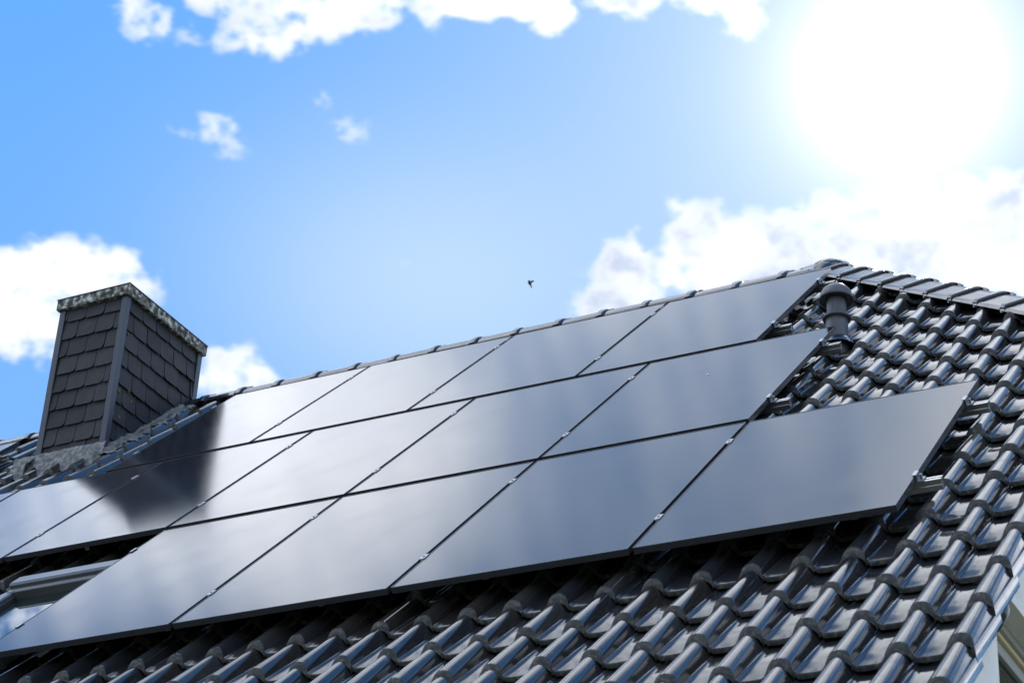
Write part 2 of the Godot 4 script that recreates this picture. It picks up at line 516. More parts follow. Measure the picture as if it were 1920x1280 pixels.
func clip_mesh(src: ArrayMesh, pl: Plane) -> ArrayMesh:   # keeps what lies under the plane
	var res := ArrayMesh.new()
	for s in src.get_surface_count():
		var a := src.surface_get_arrays(s)
		var vs: PackedVector3Array = a[Mesh.ARRAY_VERTEX]
		var ns: PackedVector3Array = a[Mesh.ARRAY_NORMAL]
		var ix: PackedInt32Array = a[Mesh.ARRAY_INDEX] if a[Mesh.ARRAY_INDEX] != null else PackedInt32Array(range(vs.size()))
		var ov := PackedVector3Array()
		var on := PackedVector3Array()
		for t in range(0, ix.size(), 3):
			var poly := []
			for k in 3:
				var i := ix[t + k]
				var j := ix[t + (k + 1) % 3]
				var di := pl.distance_to(vs[i])
				var dj := pl.distance_to(vs[j])
				if di <= 0.0: poly.append([vs[i], ns[i]])
				if (di < 0.0 and dj > 0.0) or (di > 0.0 and dj < 0.0):
					var f := di / (di - dj)
					poly.append([vs[i].lerp(vs[j], f), ns[i].lerp(ns[j], f).normalized()])
			for k in range(1, poly.size() - 1):
				for q in [poly[0], poly[k], poly[k + 1]]:
					ov.append(q[0]); on.append(q[1])
		if ov.size():
			var arr := []
			arr.resize(Mesh.ARRAY_MAX)
			arr[Mesh.ARRAY_VERTEX] = ov
			arr[Mesh.ARRAY_NORMAL] = on
			res.add_surface_from_arrays(Mesh.PRIMITIVE_TRIANGLES, arr)
			res.surface_set_material(res.get_surface_count() - 1, src.surface_get_material(s))
	return res


func panel_spots() -> Array:   # [left u, bottom v, row, place in row]
	var a := []
	for c in [4, 3, 2, 1]: a.append([c * PANEL_P - PANEL_W + 0.005, 0.0, 0, c])
	for c in [3, 2, 1, 0, -1, -2]: a.append([c * PANEL_P - PANEL_W, ROW_P, 1, c])
	for c in [3, 2, 1, 0]: a.append([c * PANEL_P - 0.4927 - PANEL_W, 2.0 * ROW_P, 2, c])
	a.append([-3.6 - PANEL_W, 2.0 * ROW_P, 2, -3])
	return a


func in_view(p: Vector3) -> bool:
	var q := cam.transform.affine_inverse() * p
	if q.z > -0.5: return false
	var ty := tan(deg_to_rad(cam.fov / 2.0))
	return absf(q.x / -q.z) < ty * 1.5 + 0.012 and absf(q.y / -q.z) < ty + 0.012


func build_roof(house: Node3D) -> void:
	var roof := Node3D.new()
	roof.name = "roof"
	house.add_child(roof)
	var inv := house.transform.affine_inverse()
	# boarding below the tiles, both slopes and the half hip
	var st := mb()
	var UL := -7.2
	var VE := -3.1
	var hip_at := func(v: float) -> float: return HIP_U + HIP_K * (HIP_V - v)
	var v_hip := HIP_V - (VERGE_U - 0.03 - HIP_U) / HIP_K
	var pn := -0.225
	var ridge_v := (-RIDGE_Z + pn * sp) / cp
	var outline := [[UL, VE], [VERGE_U - 0.03, VE], [VERGE_U - 0.03, v_hip], [hip_at.call(ridge_v), ridge_v], [UL, ridge_v]]
	var deck := func(fn: Callable) -> void:
		for k in range(1, outline.size() - 1):
			var tr := [outline[0], outline[k], outline[k + 1]]
			var t0: Array = tr.map(func(q): return fn.call(q[0], q[1], pn))
			var t1: Array = tr.map(func(q): return fn.call(q[0], q[1], pn - 0.05))
			tri(st, t0[0], t0[1], t0[2])
			tri(st, t1[2], t1[1], t1[0])
	deck.call(func(u, v, n): return inv * rp(u, v, n))
	var mirror := func(u, v, n) -> Vector3:
		var q := rp(u, v, n)
		return inv * Vector3(q.x, q.y, 2.0 * RIDGE_Z - q.z)
	for k in range(1, outline.size() - 1):
		var o2 := [outline[0], outline[k], outline[k + 1]]
		var w: Array = o2.map(func(q): return mirror.call(q[0], q[1], pn))
		tri(st, w[0], w[2], w[1])
		var w2: Array = o2.map(func(q): return mirror.call(q[0], q[1], pn - 0.05))
		tri(st, w2[0], w2[1], w2[2])
	# half hip
	tri(st, inv * rp(VERGE_U - 0.03, v_hip, pn), mirror.call(VERGE_U - 0.03, v_hip, pn), inv * rp(hip_at.call(ridge_v), ridge_v, pn))
	obj(st, "roof_boarding", mats.underlay, roof)

	# tiles
	var parts := tile_mesh(PROF, false)
	var tile := commit(parts, [mats.tile_glaze, mats.tile_edge])
	var kinds := [tile]
	for k in 2:
		var other: ArrayMesh = tile.duplicate()
		other.surface_set_material(0, mats["tile_glaze_%d" % k])
		kinds.append(other)
	parts = tile_mesh(VERGE_PROF, true)
	var verge := commit(parts, [mats.tile_glaze, mats.tile_edge])
	var spots := panel_spots()
	var covered := func(u: float, v: float) -> bool:
		for s in spots:
			if u > s[0] - 0.02 and u < s[0] + PANEL_W - 0.06 and v > s[1] + 0.1 and v < s[1] + PANEL_H + 0.3: return true
		return false
	var cand := []
	var rest := []
	var rows := int((5.95 - V0) / TILE_G)
	for j in range(-8, rows + 1):
		var v := V0 + j * TILE_G
		for i in range(-56, 1):
			var u := U0 + i * TILE_W
			var hip_u: float = hip_at.call(v)
			if u - 0.1655 > hip_u: continue
			if u + 0.06 > -0.83 and u - 0.17 < 0.0 and v < 1.52 and v + TILE_G > 0.33: continue   # roof window
			if u + 0.05 < -2.49 and u - 0.17 > -3.06 and v > 5.0: continue                        # chimney
			var xf := Transform3D(roof_basis, rp(u + rng.randf_range(-0.0015, 0.0015), v + rng.randf_range(-0.003, 0.003), CREST_N + rng.randf_range(-0.0015, 0.002)))
			xf.basis = roof_basis * Basis.from_euler(Vector3(rng.randf_range(-0.006, 0.008), rng.randf_range(-0.009, 0.009), rng.randf_range(-0.010, 0.010)))
			var mesh: ArrayMesh = tile
			if u + 0.06 > hip_at.call(v + TILE_G + 0.06):
				# cut along the hip
				var a := rp(HIP_U, HIP_V, CREST_N)
				var b := rp(HIP_U + HIP_K, HIP_V - 1.0, CREST_N)
				var side := (b - a).cross(Vector3.UP).normalized()
				if side.x < 0.0: side = -side
				mesh = clip_mesh(tile, xf.affine_inverse() * Plane(side, a))
				if mesh.get_surface_count() == 0: continue
			var mid := rp(u - 0.05, v + 0.15, CREST_N)
			var seen: bool = in_view(mid) and not covered.call(u, v)
			var score := mid.distance_to(cam.position)
			if mesh != tile: score -= 6.0
			if seen or mesh != tile: cand.append([score, xf, mesh])
			else: rest.append(xf)
	cand.sort_custom(func(a, b): return a[0] < b[0])
	var nt := 0
	for c in cand:
		if nt < 300 or c[2] != tile:
			put(kinds[[0, 0, 1, 2][rng.randi() % 4]] if c[2] == tile else c[2], "roof_tile", roof, inv * c[1])
			nt += 1
		else:
			rest.append(c[1])
	var mm := MultiMesh.new()
	mm.transform_format = MultiMesh.TRANSFORM_3D
	mm.mesh = tile
	mm.instance_count = rest.size()
	for k in rest.size(): mm.set_instance_transform(k, inv * rest[k])
	var mi := MultiMeshInstance3D.new()
	mi.name = "tile_field"
	mi.multimesh = mm
	mi.set_meta("kind", "stuff")
	roof.add_child(mi)
	for j in range(-8, rows + 1):
		var v := V0 + j * TILE_G
		if v + TILE_G > v_hip - 0.1: continue
		put(verge, "verge_tile", roof, inv * Transform3D(roof_basis * Basis.from_euler(Vector3(rng.randf_range(-0.004, 0.006), rng.randf_range(-0.005, 0.005), 0)), rp(VERGE_U, v, CREST_N + 0.002)))

	# ridge and hip caps: a faceted half round with a raised collar
	var cap_st := mb()
	var arc := func(z: float, rad: float, lim: float) -> PackedVector3Array:
		var r := PackedVector3Array()
		for k in 13:
			var t := lerpf(-lim, lim, k / 12.0)
			var facet := 1.0 + 0.05 * cos(t * 3.0)
			r.append(Vector3(sin(t) * rad * facet * 1.03, cos(t) * rad * facet, z))
		return r
	# local z runs along the ridge, the collar at z = 0
	rings(cap_st, [arc.call(-0.40, 0.119, 1.25), arc.call(-0.062, 0.124, 1.25)], 0, true)
	rings(cap_st, [arc.call(-0.062, 0.124, 1.25), arc.call(-0.057, 0.132, 1.27), arc.call(-0.048, 0.136, 1.28), arc.call(-0.012, 0.137, 1.28), arc.call(-0.003, 0.134, 1.28), arc.call(0.0, 0.129, 1.27), arc.call(0.0, 0.112, 1.25), arc.call(-0.05, 0.108, 1.25)], 1, true)
	for sgn in [-1.0, 1.0]:
		var lim: float = 1.25 * sgn
		var pa := Vector3(sin(lim) * 0.118 * (1.0 + 0.05 * cos(lim * 3.0)) * 1.03, cos(lim) * 0.118 * (1.0 + 0.05 * cos(lim * 3.0)), 0)
		var ia := pa * 0.86
		var q := [pa + Vector3(0, 0, -0.40), pa + Vector3(0, 0, -0.05), ia + Vector3(0, 0, -0.05), ia + Vector3(0, 0, -0.40)]
		if sgn > 0: q.reverse()
		quad(cap_st, q[0], q[1], q[2], q[3])
	var cap := commit([cap_st], [mats.tile_glaze])
	var clip_st := mb()
	cbox(clip_st, Vector3(0, 0.146, 0.004), Vector3(0.022, 0.004, 0.05), 0.001)
	cbox(clip_st, Vector3(0, 0.140, 0.030), Vector3(0.022, 0.014, 0.004), 0.001)
	cbox(clip_st, Vector3(0, 0.136, 0.048), Vector3(0.020, 0.004, 0.04), 0.001)
	cbox(clip_st, Vector3(0, 0.140, 0.067), Vector3(0.012, 0.010, 0.004), 0.001)
	var clip := commit([clip_st], [mats.steel])
	var ry := Y0 + 4.040
	var cx := 2.06
	while cx > -7.2:
		if cx > -2.45 or cx < -3.1:
			# collar at the right of each cap
			var bs := Basis(Vector3(0, 0, -1), Vector3(0, 1, 0), Vector3(1, 0, 0))
			var at := Vector3(cx + 0.05, ry + rng.randf_range(-0.003, 0.003), RIDGE_Z)
			bs = bs * Basis.from_euler(Vector3(0.012 + rng.randf_range(-0.004, 0.004), rng.randf_range(-0.006, 0.006), rng.randf_range(-0.01, 0.01)))
			put(cap, "ridge_tile", roof, inv * Transform3D(bs, at))
			put(clip, "ridge_clip", roof, inv * Transform3D(bs, at))
		cx -= 0.3375
	# last stretch of the ridge and the end disc where the hips meet
	var bs2 := Basis(Vector3(0, 0, -1), Vector3(0, 1, 0), Vector3(1, 0, 0))
	put(cap, "ridge_tile", roof, inv * Transform3D(bs2, Vector3(2.45, ry + 0.002, RIDGE_Z)))
	put(clip, "ridge_clip", roof, inv * Transform3D(bs2, Vector3(2.45, ry + 0.002, RIDGE_Z)))
	put(cap, "ridge_tile", roof, inv * Transform3D(bs2, Vector3(2.72, ry, RIDGE_Z)))
	# hip cap: flat top and two flat sides that lie on the rolls, collar at the lower end
	var hc := mb()
	var trough := func(z: float, up: float) -> PackedVector3Array:
		var r := PackedVector3Array()
		for q in [[-0.176, -0.046], [-0.172, -0.027], [-0.160, -0.019], [-0.062, 0.036], [-0.040, 0.047], [-0.015, 0.053], [0.015, 0.053], [0.040, 0.047], [0.062, 0.036], [0.160, -0.019], [0.172, -0.027], [0.176, -0.046]]:
			r.append(Vector3(q[0] * (1.0 + up), q[1] + up, z))
		return r
	rings(hc, [trough.call(-0.40, -0.006), trough.call(-0.062, 0.0)], 0, true)
	rings(hc, [trough.call(-0.062, 0.0), trough.call(-0.056, 0.010), trough.call(-0.046, 0.014), trough.call(-0.010, 0.015), trough.call(-0.002, 0.011), trough.call(0.0, 0.004), trough.call(0.0, -0.012), trough.call(-0.05, -0.014)], 1, true)
	var hip_cap := commit([hc], [mats.tile_glaze])
	# the rounded piece where ridge and hips meet
	var apex := mb()
	lathe(apex, [[0.175, -0.10], [0.165, -0.03], [0.140, 0.02], [0.095, 0.052], [0.045, 0.066], [0.0005, 0.070]], 24)
	obj(apex, "ridge_end_cap", mats.tile_glaze, roof, inv * Transform3D(Basis(), Vector3(2.74, ry + 0.075, RIDGE_Z)))
	var ha := rp(HIP_U, HIP_V, -0.14)
	for mir in 2:
		var hd := (rp(HIP_U + HIP_K, HIP_V - 1.0, -0.14) - ha).normalized()
		if mir == 1: hd.z = -hd.z
		var side := hd.cross(Vector3.UP).normalized()
		var up := side.cross(hd).normalized()
		var start := Vector3(ha.x, ha.y, RIDGE_Z if mir == 1 else ha.z)
		# dark filler added under the hip caps to stop sky showing through
		var bed := mb()
		cbox(bed, start + hd * 2.55 - up * 0.050, Vector3(0.06, 0.13, 4.2), 0.01, Basis(up.cross(hd), up, hd))
		obj(bed, "hip_filler", mats.underlay, roof, inv)
		var s := 0.10 if mir == 0 else 0.5
		while s < 4.6:
			var hb := Basis(-up.cross(hd), up, hd) if false else Basis(up.cross(-hd).normalized() * -1.0, up, hd)
			if hb.determinant() < 0.0: hb = Basis(-hb.x, hb.y, hb.z)
			hb = hb * Basis.from_euler(Vector3(0.012, rng.randf_range(-0.006, 0.006), rng.randf_range(-0.01, 0.01)))
			var at := start + hd * (s + 0.2) - up * 0.010
			put(hip_cap, "hip_tile", roof, inv * Transform3D(hb, at))
			if mir == 0: put(clip, "hip_clip", roof, inv * Transform3D(hb, at - up * 0.080))
			s += 0.345


# ------------------------------------------------------------------ house
func build_house() -> void:
	var house := thing("house", "house with steep glossy dark tiled roof, half hipped gable and pale rendered wall", "house", Transform3D(Basis(), Vector3(0, 0, 0)))
	build_roof(house)
	var wx := 4.93
	# gable wall with a window opening; polygon in (-z, y)
	var under := func(z: float) -> float: return Y0 + (-z) * tan(PITCH) - 0.30 / cp
	var zf := 2.0
	var zb := 2.0 * RIDGE_Z - zf
	var top_z := RIDGE_Z + 1.75
	var outer := PackedVector2Array([Vector2(-zf, 0), Vector2(-zb, 0), Vector2(-zb, under.call(zf)), Vector2(-(2.0 * RIDGE_Z - top_z), under.call(top_z)), Vector2(-top_z, under.call(top_z)), Vector2(-zf, under.call(zf))])
	var x0 := 0.10
	var x1 := 1.35
	var wy0 := Y0 - 1.75
	var wy1 := Y0 - 0.315
	# split into convex pieces round the opening
	var st := mb()
	var xf := Transform3D(Basis(Vector3(0, 0, -1), Vector3(0, 1, 0), Vector3(1, 0, 0)), Vector3(wx - 0.3, 0, 0))
	for band in [[-100.0, x0, -100.0, 100.0], [x1, 100.0, -100.0, 100.0], [x0, x1, -100.0, wy0], [x0, x1, wy1, 100.0]]:
		var rect := PackedVector2Array([Vector2(band[0], band[2]), Vector2(band[1], band[2]), Vector2(band[1], band[3]), Vector2(band[0], band[3])])
		for p in Geometry2D.intersect_polygons(outer, rect): slab(st, p, 0.3, xf)
	obj(st, "gable_wall", mats.render, house)
	st = mb()
	cbox(st, Vector3(-1.1, (Y0 - 2.2) / 2.0, zf - 0.15), Vector3(11.7, Y0 - 2.2, 0.3), 0.002)
	obj(st, "front_wall", mats.render, house)
	st = mb()
	cbox(st, Vector3(-1.1, (Y0 - 2.2) / 2.0, zb + 0.15), Vector3(11.7, Y0 - 2.2, 0.3), 0.002)
	obj(st, "back_wall", mats.render, house)
	st = mb()
	slab(st, outer.duplicate(), 0.3, Transform3D(xf.basis, Vector3(-7.0, 0, 0)))
	obj(st, "far_gable_wall", mats.render, house)
	# window in the gable: frames one behind the other, dark pane
	var win := Node3D.new()
	win.name = "window"
	house.add_child(win)
	win.position = Vector3(wx - 0.12, 0, 0)
	var bar := func(called: String, x: float, dep: float, w: float, m: Material, inset: float) -> void:
		var s := mb()
		var za := -x0 - inset
		var zc := -x1 + inset
		var ya := wy0 + inset
		var yc := wy1 - inset
		cbox(s, Vector3(x, yc - w / 2, (za + zc) / 2), Vector3(dep, w, za - zc), 0.003)
		cbox(s, Vector3(x, ya + w / 2, (za + zc) / 2), Vector3(dep, w, za - zc), 0.003)
		cbox(s, Vector3(x + 0.001, (ya + yc) / 2, za - w / 2), Vector3(dep, yc - ya - 2 * w, w), 0.003)
		cbox(s, Vector3(x + 0.001, (ya + yc) / 2, zc + w / 2), Vector3(dep, yc - ya - 2 * w, w), 0.003)
		obj(s, called, m, win)
	bar.call("outer_frame", 0.0, 0.06, 0.035, mats.window_grey, 0.0)
	bar.call("shutter_guide", -0.012, 0.05, 0.022, mats.window_beige, 0.036)
	bar.call("sash", -0.03, 0.05, 0.05, mats.window_grey, 0.059)
	st = mb()
	cbox(st, Vector3(-0.035, (wy0 + wy1) / 2, -(x0 + x1) / 2), Vector3(0.02, wy1 - wy0 - 0.2, x1 - x0 - 0.2))
	obj(st, "pane", mats.dark_glass, win)
	st = mb()
	cbox(st, Vector3(0.10, wy0 - 0.02, -(x0 + x1) / 2), Vector3(0.16, 0.03, x1 - x0 + 0.06), 0.003)
	obj(st, "sill", mats.window_grey, win)


# ------------------------------------------------------------------ solar panels and rails
func build_panels() -> void:
	var w := PANEL_W
	var h := PANEL_H
	# local: x along the ridge from the left edge, y outwards, z down the slope (bottom edge z = 0)
	var frame := mb()
	for b in [[w / 2, -0.002, w, 0.004], [w / 2, -h + 0.002, w, 0.004]]:
		cbox(frame, Vector3(b[0], -0.015, b[1]), Vector3(b[2], 0.030, b[3]), 0.0007)
	for x in [0.002, w - 0.002]:
		cbox(frame, Vector3(x, -0.015, -h / 2), Vector3(0.004, 0.030, h - 0.0082), 0.0007)
	# inward flange at the underside
	for b in [[w / 2, -0.024], [w / 2, -h + 0.024]]:
		cbox(frame, Vector3(b[0], -0.029, b[1]), Vector3(w - 0.025, 0.002, 0.024))
	var frame_mesh := commit([frame], [mats.panel_frame])
	var glass := mb()
	cbox(glass, Vector3(w / 2, -0.0042, -h / 2), Vector3(w - 0.0085, 0.005, h - 0.0085), 0.0006)
	var glass_mesh := commit([glass], [mats.panel_glass])
	var back := mb()
	cbox(back, Vector3(w / 2, -0.0090, -h / 2), Vector3(w - 0.0250, 0.004, h - 0.0250))
	var back_mesh := commit([back], [mats.panel_back])
	var jb := mb()
	cbox(jb, Vector3(w / 2, -0.018, -h + 0.12), Vector3(0.10, 0.014, 0.06), 0.002)
	var jb_mesh := commit([jb], [mats.dark_plastic])
	var where := {
		"0_4": "rightmost black solar panel of the bottom row, its right edge free beside the tiles",
		"0_3": "second black solar panel from the right in the bottom row",
		"0_2": "third black solar panel from the right in the bottom row",
		"0_1": "leftmost black solar panel of the bottom row, beside the roof window",
		"1_3": "rightmost black solar panel of the middle row, its corner below the vent pipe",
		"1_2": "second black solar panel from the right in the middle row",
		"1_1": "third black solar panel from the right in the middle row",
		"1_0": "fourth black solar panel from the right in the middle row, brushed by the chimney's reflection",
		"1_-1": "black solar panel of the middle row below the chimney, above the roof window",
		"1_-2": "black solar panel at the left picture edge, end of the middle row",
		"2_3": "rightmost black solar panel of the top row, under the end of the ridge",
		"2_2": "second black solar panel from the right in the top row",
		"2_1": "third black solar panel from the right in the top row",
		"2_0": "leftmost black solar panel of the top row, right beside the chimney, dark with its reflection",
		"2_-3": "black solar panel left of the chimney under the ridge, mirroring blue sky",
	}
	for s in panel_spots():
		var p := thing("solar_panel", where["%d_%d" % [s[2], s[3]]], "solar panel", Transform3D(roof_basis * Basis.from_euler(Vector3(rng.randf_range(-0.0006, 0.0006), 0, rng.randf_range(-0.0006, 0.0006))), rp(s[0], s[1], 0.0)), "black solar panels on the roof")
		put(frame_mesh, "frame", p)
		put(glass_mesh, "glass", p)
		put(back_mesh, "back_sheet", p)
		put(jb_mesh, "junction_box", p)
		if s[2] == 1 and s[3] == 3:
			var st := mb()
			lathe(st, [[0.0001, 0.0], [0.008, 0.0], [0.007, 0.002], [0.003, 0.004], [0.0001, 0.0045]], 10, Basis(), Vector3(0.545, -0.0015, -1.17))
			obj(st, "bird_dropping", mats.dropping, p)

	# rails with clamps and hooks
	var rail_x := func(st: SurfaceTool, a: float, b: float) -> void:
		# a box section with two grooves in its lower flank and an open end
		var pr := [[-0.019, 0.0], [-0.006, 0.0], [-0.006, -0.006], [0.006, -0.006], [0.006, 0.0], [0.019, 0.0], [0.019, -0.010], [0.015, -0.013], [0.015, -0.018], [0.019, -0.021], [0.019, -0.038], [-0.019, -0.038], [-0.019, 0.0]]
		for k in pr.size() - 1:
			quad(st, Vector3(a, pr[k][1], pr[k][0]), Vector3(a, pr[k + 1][1], pr[k + 1][0]), Vector3(b, pr[k + 1][1], pr[k + 1][0]), Vector3(b, pr[k][1], pr[k][0]))
		for x in [a + 0.003, b - 0.003]:
			var ring := []
			for q in [[-0.0165, -0.007], [0.0125, -0.0125], [0.0165, -0.0355], [-0.0165, -0.0355]]: ring.append(Vector3(x, q[1], q[0]))
			face_out(st, ring, Vector3((a + b) / 2, -0.02, 0))
	var mid := mb()
	cbox(mid, Vector3(0, 0.0018, 0), Vector3(0.027, 0.0025, 0.062), 0.0008)
	cbox(mid, Vector3(0, -0.014, 0), Vector3(0.012, 0.028, 0.07), 0.001)
	lathe(mid, [[0.0055, 0.003], [0.0055, 0.0065], [0.0035, 0.007], [0.003, 0.005], [0.0001, 0.005]], 8, Basis(), Vector3.ZERO, -1)
	var mid_mesh := commit([mid], [mats.clamp])
	var end := mb()
	cbox(end, Vector3(-0.002, 0.0022, 0), Vector3(0.018, 0.0035, 0.06), 0.001)
	cbox(end, Vector3(0.0058, -0.014, 0), Vector3(0.004, 0.030, 0.06), 0.001)
	cbox(end, Vector3(0.018, -0.026, 0), Vector3(0.024, 0.004, 0.058), 0.001)
	lathe(end, [[0.0065, -0.024], [0.0065, -0.004], [0.004, -0.0035], [0.0001, -0.006]], 8, Basis(), Vector3(0.019, 0, 0), -1)
	var end_mesh := commit([end], [mats.clamp])
	var hook := mb()
	cbox(hook, Vector3(0, -0.050, 0.030), Vector3(0.032, 0.005, 0.10), 0.001)
	cbox(hook, Vector3(0, -0.036, 0.026), Vector3(0.032, 0.032, 0.006), 0.001)
	cbox(hook, Vector3(0, -0.072, 0.078), Vector3(0.032, 0.045, 0.006), 0.001)
	cbox(hook, Vector3(0, -0.092, -0.02), Vector3(0.032, 0.005, 0.19), 0.001)
	var hook_mesh := commit([hook], [mats.steel])
	var rows := [
		[0, 0.005 + PANEL_P - PANEL_W, 4.0 * PANEL_P + 0.005, [1, 2, 3], 0.005, "bottom"],
		[1, -2.0 * PANEL_P - PANEL_W, 3.0 * PANEL_P, [-2, -1, 0, 1, 2], 0.0, "middle"],
		[2, -0.4927 - PANEL_W, 3.0 * PANEL_P - 0.4927, [0, 1, 2], -0.4927, "top"],
		[2, -3.6 - PANEL_W, -3.6, [], 0.0, ""],
	]
	for r in rows:
		for k in 2:
			var v: float = r[0] * ROW_P + [0.385, 1.46][k]
			var lab: String = "aluminium mounting rail under the %s row of solar panels, %s of its pair" % [r[5], ["lower", "upper"][k]] if r[5] else "aluminium mounting rail left of the chimney under the panel there, %s of its pair" % ["lower", "upper"][k]
			var t := thing("mounting_rail", lab, "rail", Transform3D(roof_basis, rp(0, v, -0.0305)), "mounting rails under the solar panels")
			var st := mb()
			rail_x.call(st, r[1] - 0.06, r[2] + 0.10)
			obj(st, "rail", mats.aluminium, t, Transform3D(Basis.from_scale(Vector3(1, 1.25, 1.15)), Vector3.ZERO))
			for c in r[3]: put(mid_mesh, "mid_clamp", t, Transform3D(Basis.from_euler(Vector3(0, rng.randf_range(-0.03, 0.03), 0)), Vector3(c * PANEL_P + r[4] + (PANEL_P - PANEL_W) / 2, 0.0305, 0)))
			put(end_mesh, "end_clamp", t, Transform3D(Basis(), Vector3(r[2], 0.0305, 0)))
			put(end_mesh, "end_clamp", t, Transform3D(Basis(Vector3.UP, PI), Vector3(r[1], 0.0305, 0)))
			var hu: float = r[1] + 0.21
			while hu < r[2]:
				put(hook_mesh, "roof_hook", t, Transform3D(Basis(), Vector3(U0 + roundf((hu - U0) / TILE_W) * TILE_W - 0.1, 0, 0)))
				hu += TILE_W * 4.0


# ------------------------------------------------------------------ chimney
func build_chimney() -> void:
	var xl := -3.062
	var xr := -2.488
	var zf := -3.64
	var zb := -4.575
	var yt := Y0 + 4.60
	var yb := Y0 + 2.6
	var t := thing("chimney", "chimney clad in dark slates with lichen spotted concrete cap beside the solar panels", "chimney", Transform3D(Basis(), Vector3((xl + xr) / 2, Y0 + 3.2, zf)))
	var inv := t.transform.affine_inverse()
	var st := mb()
	cbox(st, inv * Vector3((xl + xr) / 2, (yt + yb) / 2, (zf + zb) / 2), Vector3(xr - xl, yt - yb, zf - zb), 0.003)
	obj(st, "stack", mats.slate_backing, t)
	st = mb()
	# slab with a drip edge and slightly uneven outline
	cbox(st, inv * Vector3((xl + xr) / 2 - 0.002, yt + 0.036, (zf + zb) / 2), Vector3(xr - xl + 0.105, 0.088, zf - zb + 0.105), 0.006)
	obj(st, "cap", mats.weathered_concrete, t)
	st = mb()
	cbox(st, inv * Vector3((xl + xr) / 2 - 0.002, yt + 0.083, (zf + zb) / 2), Vector3(xr - xl + 0.112, 0.008, zf - zb + 0.112), 0.002)
	obj(st, "cap_cover", mats.corner_strip, t)
	# slates: rounded at one lower corner, each course shifted
	var variants := [mats.slate_front, mats.slate_b, mats.slate_front, mats.slate_c]
	var sides := [
		[Transform3D(Basis(), Vector3(xl, 0, zf)), xr - xl, false],
		[Transform3D(Basis(Vector3(0, 0, -1), Vector3(0, 1, 0), Vector3(1, 0, 0)), Vector3(xr, 0, zf)), zf - zb, true],
		[Transform3D(Basis(Vector3(0, 0, 1), Vector3(0, 1, 0), Vector3(-1, 0, 0)), Vector3(xl, 0, zb)), zf - zb, false],
	]
	var sw := 0.173
	var sh := 0.152
	for s in sides:
		var width: float = s[1]
		var m := 0.030
		var bounds := PackedVector2Array([Vector2(m, yb), Vector2(width - m, yb), Vector2(width - m, yt - 0.004), Vector2(m, yt - 0.004)])
		for row in 13:
			var y1 := yt + 0.03 - row * sh
			var y0 := y1 - sh
			if y1 < Y0 + 3.1: break
			var shift := fposmod(row * -0.062 + 0.05, sw)
			if s[2]: shift = fposmod(row * 0.085 + 0.02, sw)
			var x := shift - sw * 2.0
			while x < width:
				var g := 0.0030
				var rad := 0.036
				var pts := PackedVector2Array()
				var a0 := Vector2(x + g, y0 + g)
				var a1 := Vector2(x + sw - g, y0 + g)
				if s[2]:
					for k in 6:
						var an := PI + k * PI / 10.0
						pts.append(a0 + Vector2(rad, rad) + Vector2(cos(an), sin(an)) * rad)
					pts.append(a1)
				else:
					pts.append(a0)
					for k in 6:
						var an := -PI / 2 + k * PI / 10.0
						pts.append(a1 + Vector2(-rad, rad) + Vector2(cos(an), sin(an)) * rad)
				pts.append(Vector2(x + sw - g, y1 + 0.04))
				pts.append(Vector2(x + g, y1 + 0.04))
				for p in Geometry2D.intersect_polygons(pts, bounds):
					var area := 0.0
					for k in p.size(): area += p[k].cross(p[(k + 1) % p.size()])
					if absf(area) < 0.0016: continue
					# the lower edge stands off over the course below
					var c := Vector3(0, y0, 0)
					var tilt := Basis(Vector3.RIGHT, -0.088 + rng.randf_range(-0.008, 0.008)) * Basis(Vector3.UP, rng.randf_range(-0.006, 0.006))
					var lx: Transform3D = s[0] * Transform3D(tilt, c + tilt * -c + Vector3(0, 0, 0.020))
					var sst := mb()
					slab(sst, p, 0.0055, inv * lx, 0.0)
					obj(sst, "slate", variants[rng.randi() % 4], t)
				x += sw
	for c in [[xr, zf], [xl, zf], [xr, zb]]:
		st = mb()
		var sx := 1.0 if c[0] == xr else -1.0
		var sz := 1.0 if c[1] == zf else -1.0
		cbox(st, inv * Vector3(c[0] + sx * 0.003, (yt + Y0 + 3.05) / 2 - 0.002, c[1] + sz * 0.003), Vector3(0.052, yt - Y0 - 3.05, 0.052), 0.0025)
		obj(st, "corner_strip", mats.corner_strip, t)
	# lead flashing dressed over the tiles
	var fn := FastNoiseLite.new()
	fn.seed = 4
	fn.frequency = 9.0
	var lead_sheet := func(pts: Array) -> SurfaceTool:   # rows of [u, v, extra n]
		var s := mb()
		var up := []
		var dn := []
		for row in pts:
			var a := PackedVector3Array()
			var b := PackedVector3Array()
			for q in row:
				var n: float = lerpf(tile_n(q[0], q[1]) + 0.010, CREST_N + q[4], q[3]) + q[2]
				a.append(inv * rp(q[0], q[1], n))
				b.append(inv * rp(q[0], q[1], n - 0.005))
			up.append(a); dn.append(b)
		rings(s, up, 0, false)
		rings(s, dn, 0, true)
		rings(s, [up[up.size() - 1], dn[dn.size() - 1]], -1, false)
		rings(s, [dn[0], up[0]], -1, false)
		return s
	var vfront := (-zf + (CREST_N - 0.03) * sp) / cp + 0.03
	var rows := []
	for j in 9:
		var row := []
		for i in 75:
			var u := lerpf(xl - 0.20, xr + 0.06, i / 74.0)
			var crest := tile_h(u) / ROLL_H
			var vend := vfront - 0.20 + 0.075 * crest * crest + 0.018 * fn.get_noise_2d(u, 3.0)
			var q := j / 8.0
			row.append([u, lerpf(vfront, vend, q), 0.010 * fn.get_noise_2d(u * 1.6, q) + 0.035 * pow(1.0 - q, 3.0), 1.0 - smoothstep(0.1, 1.0, q), 0.03])
		rows.append(row)
	obj(lead_sheet.call(rows), "apron_flashing", mats.lead, t)
